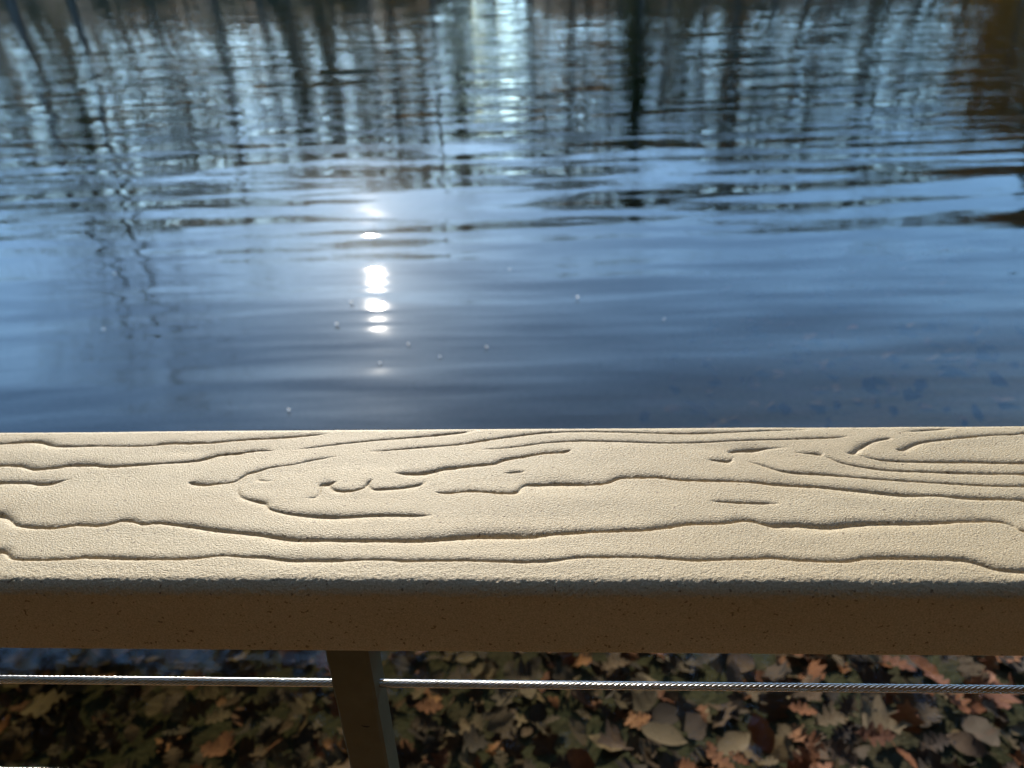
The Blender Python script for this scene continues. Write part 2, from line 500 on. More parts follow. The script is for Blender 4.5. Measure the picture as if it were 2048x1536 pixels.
# grain of the handrail board: x mm, y mm, strength per cent
GRAIN = [
"-363.7,409.5,60 -355.1,410.4,65 -345.4,411.8,80 -339.6,412.2,90 -334.2,410.8,75 -327.1,407.5,65 -319.8,406.5,60 -309.3,406.4,50 -298.3,406.8,50 -286.8,406.1,55 -275.5,405.8,50 -259.5,406.5,55 -254.2,407.7,80 -247.3,408.9,90 -236.1,408.5,70 -228.4,409.1,65 -221.1,409.3,60 -214.1,410.2,60 -198,412.7,60 -185.8,413.4,70 -169.3,415,70 -157.4,417.1,50 -146.7,418.6,10",
"-164.4,400.5,8 -153.5,402.9,30 -140,406,40 -126.1,408.7,40 -112.2,411.1,40 -97.5,412.9,40 -83.3,414.7,50 -69.2,417.1,50 -57.8,419.2,50 -50.7,421.5,30 -44.3,422.4,5",
"-348.1,385.1,70 -335.9,385.2,80 -330.6,383.6,80 -324.9,381.4,90 -321.1,381,90 -314,382.4,80 -308.7,383,70 -306.2,385,80 -297.7,385.2,90 -286.4,385.5,80 -282.9,384.3,80 -275.4,383.5,80 -268.6,384.2,80 -258.3,385,60 -244.8,386.6,40 -231,387.7,50 -220.8,390,70 -216.2,392.7,80 -212.2,395.5,80 -205.4,396.6,60 -199,396.6,70 -195.3,398.3,60 -188.6,399.9,50 -181.6,400.4,40 -175.5,399.5,5",
"-116.6,397.4,5 -112.5,398,20 -102.9,399.5,40 -95.5,400.6,40 -81.6,402.5,50 -67.7,404.1,40 -56.5,405.7,50 -46.8,408.5,60 -36.4,411.6,50 -25.8,413.8,50 -15.1,416.5,60 -5.8,418.1,40 9.9,419.5,40 24.2,419.7,40 31.9,419.2,40 46,418.7,40 60.1,417.5,40 74.1,416.5,50 88,416.1,50 102.2,416.7,50 116.4,417.9,40 130.5,418.7,30 144.7,419.6,30 159.2,420,25 169.7,420.3,5",
"-46.1,399.4,5 -35.7,400.1,30 -25.3,401.7,40 -14.9,404.1,50 -5.8,406.5,40 6.2,408,40 20.2,408.9,50 31.2,408.4,40 48.6,407.7,40 62.3,406.4,40 76.1,405.8,40 89.8,405.8,40 100.3,406.4,40 110.8,407.5,40 124.7,408.4,40 135.1,408.8,40 148.8,409.1,40 156.3,409.8,40 166.7,410.3,50 177.1,410.8,50 186.4,412,15",
"-336.8,367.3,70 -326.4,367.5,70 -317,367,60 -312.2,365.9,90 -305.2,365.8,90 -300.5,367.4,60 -297.8,368.8,25 -292.6,370.7,5",
"-218.8,366.7,10 -215.6,365.6,80 -210.9,365,90 -206.5,364.2,90 -200.8,365.3,60 -192.3,366.4,50 -189.6,368.2,50 -188,371.6,50 -185.2,375.3,60 -179.1,377.7,70 -175.3,380.8,40 -165.7,383.4,40 -157.8,385.1,30 -152.3,388,40 -143.3,390.9,40 -133.3,393.3,8",
"-177.3,374.3,8 -177.7,368.7,30 -171,367.6,25 -165.6,367.5,5",
"-186.8,363.3,8 -184.5,355.8,30 -181.2,352.1,40 -175.9,350,50 -168.7,347.9,70 -164.6,346.6,60 -163.1,343.4,40 -159.9,340.9,50 -152.8,338.6,60 -145.2,336.6,60 -135.3,335.2,70 -122.5,334.2,80 -110.1,334.9,70 -97.7,335.8,60 -84.7,335.8,60 -75.3,335.5,60 -66,335.5,8",
"-144.2,351.2,5 -137.1,351.4,30 -135.6,354.5,30 -136.6,360.9,30 -137.6,363.9,50 -135.8,364.3,80 -132,365,80 -128.5,367.4,10",
"-132.3,365.2,20 -130.4,361.4,40 -127,358.4,60 -120.3,357.6,70 -113.9,358.7,60 -109.9,361.3,50 -108.9,366.2,60 -106.8,369.4,10",
"-109.1,365.6,20 -106.9,361.3,40 -104.2,359.1,50 -97.1,359.9,60 -88.9,360.7,50 -85.1,361.7,60 -78.7,363.3,50 -75.7,364.9,30 -74.6,369.3,5",
"-95.9,375.8,5 -91.3,375.5,50 -87.9,375.1,80 -81.1,374.8,90 -75.8,375.4,80 -70,377.6,70 -64.9,379.8,80 -58.2,380.9,90 -48.2,382.8,70 -34.8,384.5,70 -31.5,386.9,70 -26.2,389.4,80 -18,390.8,70 -11.2,393.4,80 -4.3,395.2,80 2.5,395.7,90 8.7,396,90 12.9,398.9,10",
"-28.9,374.5,5 -21.6,375.6,60 -14.3,376.4,5",
"-68,356.6,10 -60.7,355.3,80 -55.7,356.3,70 -50,357.3,70 -44.2,357.5,80 -36.3,356.4,80 -29.8,355.4,90 -22.2,355.4,80 -19,357.2,60 -17.8,360.9,40 -15.3,363.3,50 -10.8,363.7,70 -4.3,363.7,60 2.2,364.7,80 11.9,364.3,80 21.6,363.9,80 28.5,363.8,90 33.8,365.4,80 37.9,368.6,80 41.9,370.2,90 49.7,370.2,100 61.4,370.5,100 69,369.3,80 73.9,367.6,80 83.5,367.1,90 92.9,366.4,80 105.6,366.1,70 118,365,70 127.1,363.2,90 142.8,361.7,80 154.9,360.3,60 166.5,358,70 181.2,355.9,80 192.6,353.8,90 201.2,352.5,80 210.2,352.4,50 217.9,352,60 225.7,350.7,80 235.9,349.4,90 247.5,348.6,80 260.5,348.1,90",
"108.3,395.4,10 110.4,395.7,60 115.4,397.1,70 125.7,397.9,90 131.3,399,40 139.6,399.9,20 149.1,400.2,5",
"94.1,387.5,5 101.9,386.7,60 106.4,385.8,70 109.6,386.9,30 110.9,391.8,5",
"117,386.2,5 123.5,383.1,30 128.1,380.4,40 133.7,376.8,50 139.6,374.6,50 146.2,373.7,60 161.7,372.3,60 170.7,370.8,60 179.6,369.1,50 188.6,367.8,50 200.4,366.1,50 212.3,364.8,50 227.1,363.2,50 238.7,361.8,60 250.4,360.7,50 266.8,360.3,60",
"147.7,394.8,5 153.9,394.1,30 159.7,393.4,50 164.1,392.6,60 165.4,391.6,5",
"164.9,391.1,5 168.7,388.4,40 172.2,385,50 177.7,382.1,50 186.4,379.2,50 198.1,376.4,50 216.5,375,50 231.8,373.8,60 247,372.8,60 272.9,371.9,60",
"180.9,393.6,30 184.4,394.1,80 187.6,397.7,70 192.1,401.2,80 198.3,405.4,50 203.2,407.8,50 209.9,409.4,45 213.5,410.2,5",
"183.4,393.2,5 190,389.4,30 195.6,387.1,40 204.8,385.5,50 220.6,384.8,50 236.6,384.6,60 249.3,384.5,70 261.6,383.5,60 278.7,383,60",
"210.1,397.8,5 213.7,396.8,80 219.7,400.4,70 224.4,403.6,60 232.8,406.3,50 243.6,408,50 258,410.3,70 268.8,411.8,50 279.3,412.8,50 289.5,413.1,40 295,414.3,50",
"219.9,416.2,5 234.4,418.2,40 245.3,419.7,40 255.8,420.4,8",
"88.2,347.7,5 95.5,346.8,50 107.5,345.8,60 119.6,345.4,50 127.9,344.8,5",
"-317.1,336.5,90 -311.9,334.5,80 -306.3,330.8,60 -303.4,328.1,70 -297.8,326.4,70 -288.9,325.5,90 -280.9,325,100 -274.6,325.2,100 -269.3,327.1,90 -262.4,327.4,100 -254.5,326.9,100 -249.8,327.8,90 -246.7,329.3,80 -243.8,331.2,80 -237.5,331.4,80 -232.8,329.6,70 -227.6,328,80 -222.7,329.7,70 -212.5,328.3,80 -202.2,326.4,80 -195.1,325.5,90 -186.7,323.3,80 -174.9,321.7,80 -161.9,319.9,80 -152.1,318.1,90 -142.3,316,100 -132.9,315.1,90 -120.8,315.1,70 -105.7,314.7,90 -93.6,314.6,80 -81.2,314.8,100 -69.3,315,100 -57.5,316.4,100 -45.8,317.9,130 -36.9,318.6,135 -22,318.4,135 -10.1,318.4,130 -4.8,319.5,100 1.8,320.6,90 13.7,321.3,90 26,321.9,90 37.8,322.4,80 49.7,322.9,90 58.7,324.5,110 66.7,326.3,110 74,328.1,100 82.9,328.1,100 94.8,328.6,90 100,330.4,90 106,330.8,90 109.9,329.9,90 114.2,328.1,90 118.5,326.7,100 126.9,327.3,100 133.2,327.6,100 141.6,326.2,100 148.4,325.8,110 156.4,327.1,120 165.5,328.5,110 174.4,328.9,90 186,328.9,90 203.4,329.2,90 218.1,329.8,90 229.8,330.4,100 238.1,329.8,80 242.9,328,60 244.5,324.4,50 246.9,322,60",
"-297.4,305.5,90 -293.9,304.9,90 -291.1,302.9,60 -288.6,300.3,60 -283.7,299.3,70 -274.9,298.9,60 -263,299.3,60 -254.3,300,80 -249,301.2,80 -242.9,301.3,90 -233.7,300.9,80 -221.3,300.3,80 -209.2,300.1,70 -197.2,299.9,70 -185.2,300.7,70 -178.6,302.3,50 -171.1,302.7,50 -160.4,301.2,60 -152.3,301.7,60 -143.4,299.8,60 -134.4,299,70 -125.6,299,60 -113.8,298.7,70 -102.3,299.4,50 -90.7,299.7,50 -78.6,298.9,50 -78.5,298.3,70 -61.3,298.8,60 -44.1,299,60 -29.7,298.5,60 -15.5,298.1,60 -4.1,298.6,60 4.4,299.6,50 10.1,301.3,50 18.7,301.9,50 24.7,301.7,60 36.1,302.2,50 50.2,301.6,60 61.3,300.6,60 72.3,299.3,80 80.7,299.9,60 92,300.7,60 100.4,300.9,80 106,301.3,80 110.7,302.1,80 116.5,300.9,70 125.4,299.7,80 136.2,299.2,70 146.9,298.6,70 154,300.1,70 158.9,301.4,80 175.3,301.6,80 186.1,301.3,70 199.5,301,90 207.4,300.4,90 212.7,298,90 217.6,294.9,90 221.5,293.2,70 231.3,292.2,70",
]

# ------------------------------------------------------------------ terrain and water
def vnoise(x, y, s, seed=0):
    """cheap smooth value noise, vectorised"""
    r = np.random.default_rng(seed).random((64, 64))
    x = np.asarray(x) * s + 1000.0
    y = np.asarray(y) * s + 1000.0
    xi = np.floor(x).astype(int); yi = np.floor(y).astype(int)
    fx = x - xi; fy = y - yi
    fx = fx * fx * (3 - 2 * fx); fy = fy * fy * (3 - 2 * fy)
    a = r[xi % 64, yi % 64]; b = r[(xi + 1) % 64, yi % 64]
    c = r[xi % 64, (yi + 1) % 64]; d = r[(xi + 1) % 64, (yi + 1) % 64]
    return a * (1 - fx) * (1 - fy) + b * fx * (1 - fy) + c * (1 - fx) * fy + d * fx * fy - 0.5


def sstep(x, a, b):
    t = np.clip((x - a) / (b - a), 0, 1)
    return t * t * (3 - 2 * t)


def bed_z(x, y):
    x = np.asarray(x, float); y = np.asarray(y, float)
    d = 0.14 - 0.12 * np.clip(x, -2.5, 2.5) + 0.15 * (y - 1.2)
    d = np.clip(d, 0.035, 2.2)
    z = -d + 0.05 * vnoise(x, y, 1.3, 1) * np.clip(d * 6, 0.2, 1) + 0.02 * vnoise(x, y, 6, 2)
    z = z * (1 - sstep(y, -1.0, -5.0)) + 0.5 * sstep(-y, 1.0, 5.0)
    z = z + np.clip(-y - 4, 0, 200) * 0.16
    fs = 57 + 6 * vnoise(x, y * 0, 0.04, 3)
    az = np.degrees(np.arctan2(x, np.maximum(y, 1)))
    z = z + 3.2 * sstep(y, fs - 6, fs + 3) + np.clip(y - fs - 6, 0, 46) * 0.27 * (1 - np.exp(-((az + 4.1) / 2.4) ** 2))
    ax = np.abs(x)
    z = z + 3.2 * sstep(ax, 68, 80) + np.clip(ax - 80, 0, 300) * 0.05
    return z


def grid_mesh(name, xs, ys, zf, m, smooth=True):
    Xg, Yg = np.meshgrid(xs, ys)
    V = np.stack([Xg, Yg, zf(Xg, Yg)], -1).reshape(-1, 3)
    nx, ny = len(xs), len(ys)
    i = (np.arange(ny - 1)[:, None] * nx + np.arange(nx - 1)).ravel()
    return mesh(name, V, np.stack([i, i + 1, i + nx + 1, i + nx], 1), m, smooth)


def spaced(fine0, fine1, step, lo, hi, grow=1.18):
    a = list(np.arange(fine0, fine1 + 1e-9, step))
    s = step
    while a[-1] < hi:
        s *= grow; a.append(a[-1] + s)
    s = step
    while a[0] > lo:
        s *= grow; a.insert(0, a[0] - s)
    return np.array(a)


bed = obj('lake_bed', grid_mesh('lake_bed', spaced(-3, 3, 0.05, -420, 420, 1.1), spaced(0, 5, 0.05, -160, 520, 1.1), bed_z, M['bed']))
tag(bed, kind='structure')

WX, WY0, WY1, WZ = 120.0, -4.0, 90.0, -6.0
V = [(-WX, WY0, 0), (WX, WY0, 0), (WX, WY1, 0), (-WX, WY1, 0), (-WX, WY0, WZ), (WX, WY0, WZ), (WX, WY1, WZ), (-WX, WY1, WZ)]
F = [(0, 1, 2, 3), (7, 6, 5, 4), (0, 4, 5, 1), (1, 5, 6, 2), (2, 6, 7, 3), (3, 7, 4, 0)]
tag(obj('lake_water', mesh('lake_water', V, F, M['water'])), kind='structure')

# ------------------------------------------------------------------ railing
railing = thing('cable_railing', 'tan wood-grain composite handrail on a dark metal post with steel cables, overlooking the lake', 'railing', (0, 0, RAIL_TOP - 1.05))


def in_rail(o):
    o.location = (0, 0, -(RAIL_TOP - 1.05))
    return o


def make_board():
    r = 0.008
    T = 0.0472
    yA, yB = Y_FACE, Y_BACK
    xs = np.arange(-0.40, 0.345, 0.00058)
    ext = []
    s = 0.0006
    x = xs[-1]
    right = []
    while x < 1.95:
        s = min(s * 1.06, 0.006); x += s; right.append(x)
    s = 0.0006; x = xs[0]; left = []
    while x > -1.95:
        s = min(s * 1.06, 0.006); x -= s; left.append(x)
    xs = np.concatenate([left[::-1], xs, right])
    ytop = np.arange(yA + r, yB - r, 0.00036)
    prof = []      # (y, z, ny, nz, weight of the grain, grit)
    # bottom, near edge first, going up the near face
    rb = 0.002
    for y in np.linspace(yB - rb, yA + rb, 14):
        prof.append((y, -T, 0, -1, 0, 0))
    for k in range(1, 5):
        a = math.pi / 2 * k / 5
        prof.append((yA + rb - rb * math.sin(a), -T + rb - rb * math.cos(a), -math.sin(a), -math.cos(a), 0, 0))
    for z in np.linspace(-T + rb, -r, 16):
        prof.append((yA, z, -1, 0, 0, 0.35))
    for k in range(1, 22):
        a = math.pi / 2 * k / 22
        prof.append((yA + r - r * math.cos(a), -r + r * math.sin(a), -math.cos(a), math.sin(a), math.sin(a), 1))
    for y in ytop:
        prof.append((y, 0, 0, 1, 1, 0.0))
    for k in range(0, 14):
        a = math.pi / 2 * k / 14
        prof.append((yB - r + r * math.sin(a), -r + r * math.cos(a), math.sin(a), math.cos(a), math.cos(a), 0.6))
    for z in np.linspace(-r, -T + rb, 10):
        prof.append((yB, z, 1, 0, 0, 0.2))
    prof = np.array(prof)
    npf, nx = len(prof), len(xs)
    # --- grain height field on (xs, prof y)
    lines = []
    for l in GRAIN:
        p = np.array([[float(v) for v in q.split(',')] for q in l.split()])
        p[:, :2] /= 1000; p[:, 2] /= 100
        p = p[:, :3]
        # smooth the traced polyline (Chaikin)
        for _ in range(2):
            a, b = p[:-1], p[1:]
            q = np.empty((2 * len(a) + 2, 3))
            q[0] = p[0]; q[-1] = p[-1]
            q[1:-1:2] = 0.75 * a + 0.25 * b; q[2::2] = 0.25 * a + 0.75 * b
            p = q
        lines.append(p)
    g = np.random.default_rng(5)
    # lines that run off both ends of the traced stretch carry on along the board
    def carry(p0, direction, s):
        pts = [p0.copy()]
        y = p0[1]; sl = 0.0
        for k in range(110):
            sl = sl * 0.8 + g.normal(0, 0.012)
            ny_ = pts[-1][1] + sl * 0.014 - (pts[-1][1] - y) * 0.04
            q = np.array([pts[-1][0] + direction * 0.014, min(max(ny_, yA + 0.006), yB - 0.006), s * (0.8 + 0.25 * math.sin(k * 0.7 + y * 900))])
            pts.append(q)
        return np.array(pts)
    add = []
    for p in lines:
        if p[0][0] < -0.29 and p[0][2] > 0.5 and p[0][0] - np.interp(p[0][1], [0.28, 0.42], [-0.281, -0.371]) < 0.004:
            add.append(carry(p[0], -1, 0.8))
        if p[-1][2] > 0.4 and p[-1][0] > np.interp(p[-1][1], [0.28, 0.42], [0.2275, 0.297]) - 0.004:
            add.append(carry(p[-1], 1, 0.8))
    lines += add
    H = np.zeros((nx, npf))
    wsel = np.where(prof[:, 4] > 0)[0]
    yv = prof[wsel, 0]
    best = np.zeros((nx, len(wsel)))
    for li, p in enumerate(lines):
        # resample to short pieces so that the width can vary along the line
        seg = p
        x0, x1 = seg[:, 0].min() - 0.012, seg[:, 0].max() + 0.012
        y0, y1 = seg[:, 1].min() - 0.012, seg[:, 1].max() + 0.012
        ix = np.where((xs >= x0) & (xs <= x1))[0]
        iy = np.where((yv >= y0) & (yv <= y1))[0]
        if not len(ix) or not len(iy):
            continue
        yvv = yv[iy]
        D2 = np.full((len(ix), len(iy)), 1e9); DY = np.zeros_like(D2); ST = np.zeros_like(D2)
        for a, b in zip(seg[:-1], seg[1:]):
            lo, hi = min(a[0], b[0]) - 0.011, max(a[0], b[0]) + 0.011
            s0, s1 = np.searchsorted(xs[ix], lo), np.searchsorted(xs[ix], hi)
            lo, hi = min(a[1], b[1]) - 0.011, max(a[1], b[1]) + 0.011
            t0, t1 = np.searchsorted(yvv, lo), np.searchsorted(yvv, hi)
            if s1 <= s0 or t1 <= t0:
                continue
            px = xs[ix][s0:s1][:, None]; py = yvv[t0:t1][None, :]
            d = b[:2] - a[:2]; L2 = d.dot(d) + 1e-12
            t = np.clip(((px - a[0]) * d[0] + (py - a[1]) * d[1]) / L2, 0, 1)
            dx = px - (a[0] + t * d[0]); dy = py - (a[1] + t * d[1])
            dd = dx * dx + dy * dy
            sub = D2[s0:s1, t0:t1]
            m_ = dd < sub
            D2[s0:s1, t0:t1] = np.where(m_, dd, sub)
            DY[s0:s1, t0:t1] = np.where(m_, dy, DY[s0:s1, t0:t1])
            ST[s0:s1, t0:t1] = np.where(m_, a[2] + t * (b[2] - a[2]), ST[s0:s1, t0:t1])
        dist = np.sqrt(D2)
        side = np.clip(DY / (dist + 1e-6), -1, 1) * 0.5 + 0.5        # 1: far side (towards the sun)
        wv = 0.5 + vnoise(xs[ix][:, None] + li, yvv[None, :] * 0 + li, 22, 11)   # 0..1
        rag = vnoise(xs[ix][:, None], yvv[None, :], 420, 41) + 0.7 * vnoise(xs[ix][:, None], yvv[None, :], 900, 42)
        dist = np.maximum(dist + rag * 0.00045 * np.clip(dist / 0.0006, 0.25, 1), 0)
        w_far = 0.0005 + 0.0019 * ST
        w_near = 0.0006 + 0.0048 * np.clip(wv - 0.42, 0, 1) * np.clip(ST, 0, 1)
        w = w_near + (w_far - w_near) * side
        amp = (0.00010 + 0.0020 * ST ** 1.08) * sstep(ST, 0.02, 0.2)
        q = dist / w
        h = -amp * np.exp(-q ** 1.15) - 0.00042 * sstep(ST, 0.1, 0.75) * np.exp(-dist / (0.0004 + 0.0003 * ST))
        cur = best[np.ix_(ix, iy)]
        best[np.ix_(ix, iy)] = np.minimum(cur, h) + 0.35 * np.maximum(cur, h)
    # broad, soft unevenness of the embossed boards
    U = 0.0006 * vnoise(xs[:, None], yv[None, :] * 7, 9, 21) + 0.0003 * vnoise(xs[:, None], yv[None, :] * 4, 30, 22)
    H[:, wsel] = (best + U) * prof[wsel, 4][None, :]
    # pitted arris
    arc = prof[:, 5]
    P = vnoise(xs[:, None], prof[None, :, 0] + prof[None, :, 1] * 0.7, 700, 31) + 0.6 * vnoise(xs[:, None], prof[None, :, 0] + prof[None, :, 1] * 0.7, 1300, 32)
    topfade = np.clip(1 - (prof[:, 0] - yA) / 0.02, 0, 1) * (prof[:, 1] > -r - 1e-5)
    H += P * 0.00045 * np.maximum(arc * 0.5, topfade)[None, :]
    V = np.empty((nx, npf, 3))
    V[:, :, 0] = xs[:, None]
    V[:, :, 1] = prof[None, :, 0] + H * prof[None, :, 2]
    V[:, :, 2] = RAIL_TOP + prof[None, :, 1] + H * prof[None, :, 3]
    i = (np.arange(nx - 1)[:, None] * npf + np.arange(npf)).ravel()
    j = (np.arange(nx - 1)[:, None] * npf + (np.arange(npf) + 1) % npf).ravel()
    Q = np.stack([i, j, j + npf, i + npf], 1)
    me = mesh('handrail_board', V.reshape(-1, 3), Q, M['rail'], True)
    return me


board = in_rail(obj('handrail_board', make_board(), railing))
board['label'] = 'tan handrail board embossed with wavy wood grain'

# posts: 25 mm square tube
PW, PD = 0.0254, 0.0246
PYF = 0.306
PXC = (-0.43185 - 0.349) / 2 * PYF
PW = (0.43185 - 0.349) * PYF
CAB_Y = PYF + PD / 2
z_top, z_bot = RAIL_TOP - 0.0474, -0.35
Vb, Fb = bevel_box(PW, PD, z_top - z_bot, 0.0016)
post_me = mesh('post', Vb, Fb, M['paint'])
for k, dx in enumerate((0, -1.22, 1.22)):
    p = obj('post', post_me, railing, (PXC + dx, CAB_Y, (z_top + z_bot) / 2 - (RAIL_TOP - 1.05)))
    if k == 0:
        # thin curved nick in the paint of the near face
        nk = []
        pts = [(0, 0), (0.0017, -0.0007), (0.0035, -0.0011), (0.0052, -0.0009)]
        wd = [0.0001, 0.00045, 0.00055, 0.0001]
        Vn = []
        for (a, c), w in zip(pts, wd):
            Vn += [(a, -PD / 2 - 0.0002, c + w), (a, -PD / 2 - 0.0002, c - w), (a, -PD / 2 + 0.0003, c + w), (a, -PD / 2 + 0.0003, c - w)]
        Fn = []
        for q in range(3):
            o4 = 4 * q
            Fn += [(o4, o4 + 1, o4 + 5, o4 + 4), (o4 + 2, o4 + 6, o4 + 7, o4 + 3), (o4, o4 + 4, o4 + 6, o4 + 2), (o4 + 1, o4 + 3, o4 + 7, o4 + 5)]
        o = obj('scratch', mesh('scratch', Vn, Fn, M['scratch']), p, (0.0005, 0, RAIL_TOP - 0.142 - (z_top + z_bot) / 2))


def cable_mesh():
    n = 9
    rr, rs = 0.00170, 0.00080
    th = np.linspace(0, 2 * math.pi, n * 8, endpoint=False)
    prof_r = rr + rs * (np.abs(np.cos(n * th / 2)) ** 0.7)
    fine = np.arange(-0.46, 0.42, 0.0005)
    xs = np.concatenate([np.arange(-1.9, -0.46, 0.004), fine, np.arange(0.42, 1.9, 0.004)])
    lay = 0.031
    V = np.empty((len(xs), len(th), 3))
    ang = th[None, :] - 2 * math.pi * xs[:, None] / lay
    V[:, :, 0] = xs[:, None]
    V[:, :, 1] = prof_r[None, :] * np.cos(ang)
    V[:, :, 2] = prof_r[None, :] * np.sin(ang)
    m_ = len(th)
    i = (np.arange(len(xs) - 1)[:, None] * m_ + np.arange(m_)).ravel()
    j = (np.arange(len(xs) - 1)[:, None] * m_ + (np.arange(m_) + 1) % m_).ravel()
    return mesh('cable', V.reshape(-1, 3), np.stack([i, i + m_, j + m_, j], 1), M['steel'], True)


cme = cable_mesh()
simple = None
for k in range(10):
    z = CAM_Z - 1.2341 * CAB_Y - k * 0.0949
    if k < 2:
        me_ = cme
    else:
        if simple is None:
            a = np.linspace(0, 2 * math.pi, 10, endpoint=False)
            Vc = np.array([(x, 0.0023 * math.cos(t), 0.0023 * math.sin(t)) for x in (-1.9, 1.9) for t in a])
            simple = mesh('cable', Vc, [(q, q + 10, (q + 1) % 10 + 10, (q + 1) % 10) for q in range(10)], M['steel'], True)
        me_ = simple
    obj('cable', me_, railing, (0, CAB_Y, z - (RAIL_TOP - 1.05)))

# ------------------------------------------------------------------ boardwalk under the viewer
walk = thing('boardwalk', 'brown composite plank boardwalk that the railing stands on', 'boardwalk', (0, -0.7, RAIL_TOP - 1.05))
Vb, Fb = bevel_box(0.138, 2.02, 0.025, 0.003)
plank_me = mesh('plank', Vb, Fb, M['deck'])
for k in range(34):
    obj('plank', plank_me, walk, (-2.4 + k * 0.144, -0.03 + random.uniform(-.002, .002), -0.0125))
for y in (-0.95, 0.0, 0.93):
    Vb, Fb = bevel_box(4.9, 0.04, 0.14, 0.003)
    obj('joist', mesh('joist', Vb, Fb, M['deck']), walk, (0, y, -0.096))
for x in (-2.0, 0.0, 2.0):
    for y in (-0.9, 0.88):
        Vb, Fb = bevel_box(0.09, 0.09, 1.2, 0.004)
        obj('pile', mesh('pile', Vb, Fb, M['deck']), walk, (x, y, -0.77))

# ------------------------------------------------------------------ leaves
def leaf_outline(kind, g):
    """half outline (u along the midrib 0..1, half-width) for one kind"""
    if kind == 'oval':
        u = np.linspace(0, 1, 11)
        w = 0.30 * np.sin(math.pi * u ** 0.9) ** 0.8
    elif kind == 'oak':
        u = np.array([0, .08, .16, .24, .30, .38, .46, .52, .60, .68, .74, .82, .90, 1.0])
        w = np.array([.015, .03, .16, .22, .09, .28, .34, .12, .33, .30, .12, .20, .13, 0.0])
    else:   # maple-like, deep points
        u = np.array([0, .05, .02, .18, .22, .36, .40, .55, .60, .72, .80, 1.0])
        w = np.array([.015, .15, .36, .40, .26, .52, .50, .22, .20, .30, .10, 0.0])
    w = w * (1 + g.normal(0, 0.07, len(w)))
    w[-1] = 0
    return u, w


def leaf_arrays(kind, g, curl=1.0):
    u, w = leaf_outline(kind, g)
    n = len(u)
    cx, cy = g.uniform(-1.3, 1.3) * curl, g.uniform(0.2, 2.2) * curl
    tw = g.uniform(-0.8, 0.8) * curl
    V = []
    asym = g.uniform(0.85, 1.15)
    for s in (-1, 0, 1):
        for k in range(n):
            x = u[k] - 0.5
            y = s * w[k] * (asym if s > 0 else 1)
            z = 0.16 * cx * x * x * 2 + cy * 0.55 * y * y + tw * x * y * 0.6 + g.normal(0, 0.012)
            if s == 0:
                z -= 0.012
            V.append((x, y, z))
    # petiole
    V += [(-0.5, 0.008, 0), (-0.5, -0.008, 0), (-0.72, 0.006, 0.02 + g.uniform(-.03, .05)), (-0.72, -0.006, 0.02)]
    Q = []
    for r_ in (0, 1):
        for k in range(n - 1):
            a = r_ * n + k
            Q.append((a, a + 1, a + n + 1, a + n))
    Q.append((3 * n, 3 * n + 1, 3 * n + 3, 3 * n + 2))
    return np.array(V), np.array(Q)


def solid(V, Q, th):
    """give the sheet a little thickness by a copied underside"""
    n = len(V)
    V2 = V.copy(); V2[:, 2] -= th
    return np.concatenate([V, V2]), np.concatenate([Q, Q[:, ::-1] + n])


lg = np.random.default_rng(11)
LEAF = {}
for kind in ('oak', 'oval', 'maple'):
    for mn in ('brown', 'tan', 'russet'):
        for v in range(4):
            Vl, Ql = leaf_arrays(kind, lg, 1.0)
            Vl, Ql = solid(Vl, Ql, 0.006)
            LEAF[(kind, mn, v)] = mesh('fallen_leaf', Vl, Ql, M['leaf_' + mn], True)


def ray_ground(px, py, zlev=None):
    """where the line of sight of a photo pixel (2048 wide) meets the lake bed"""
    d = rot @ Vector((px - 1024, -(py - 768), -1540))
    z = -0.12 if zlev is None else zlev
    for _ in range(8):
        t = (CAM_Z - z) / -d.z
        x, y = d.x * t, d.y * t
        if zlev is None:
            z = float(bed_z(x, y))
    return x, y, z


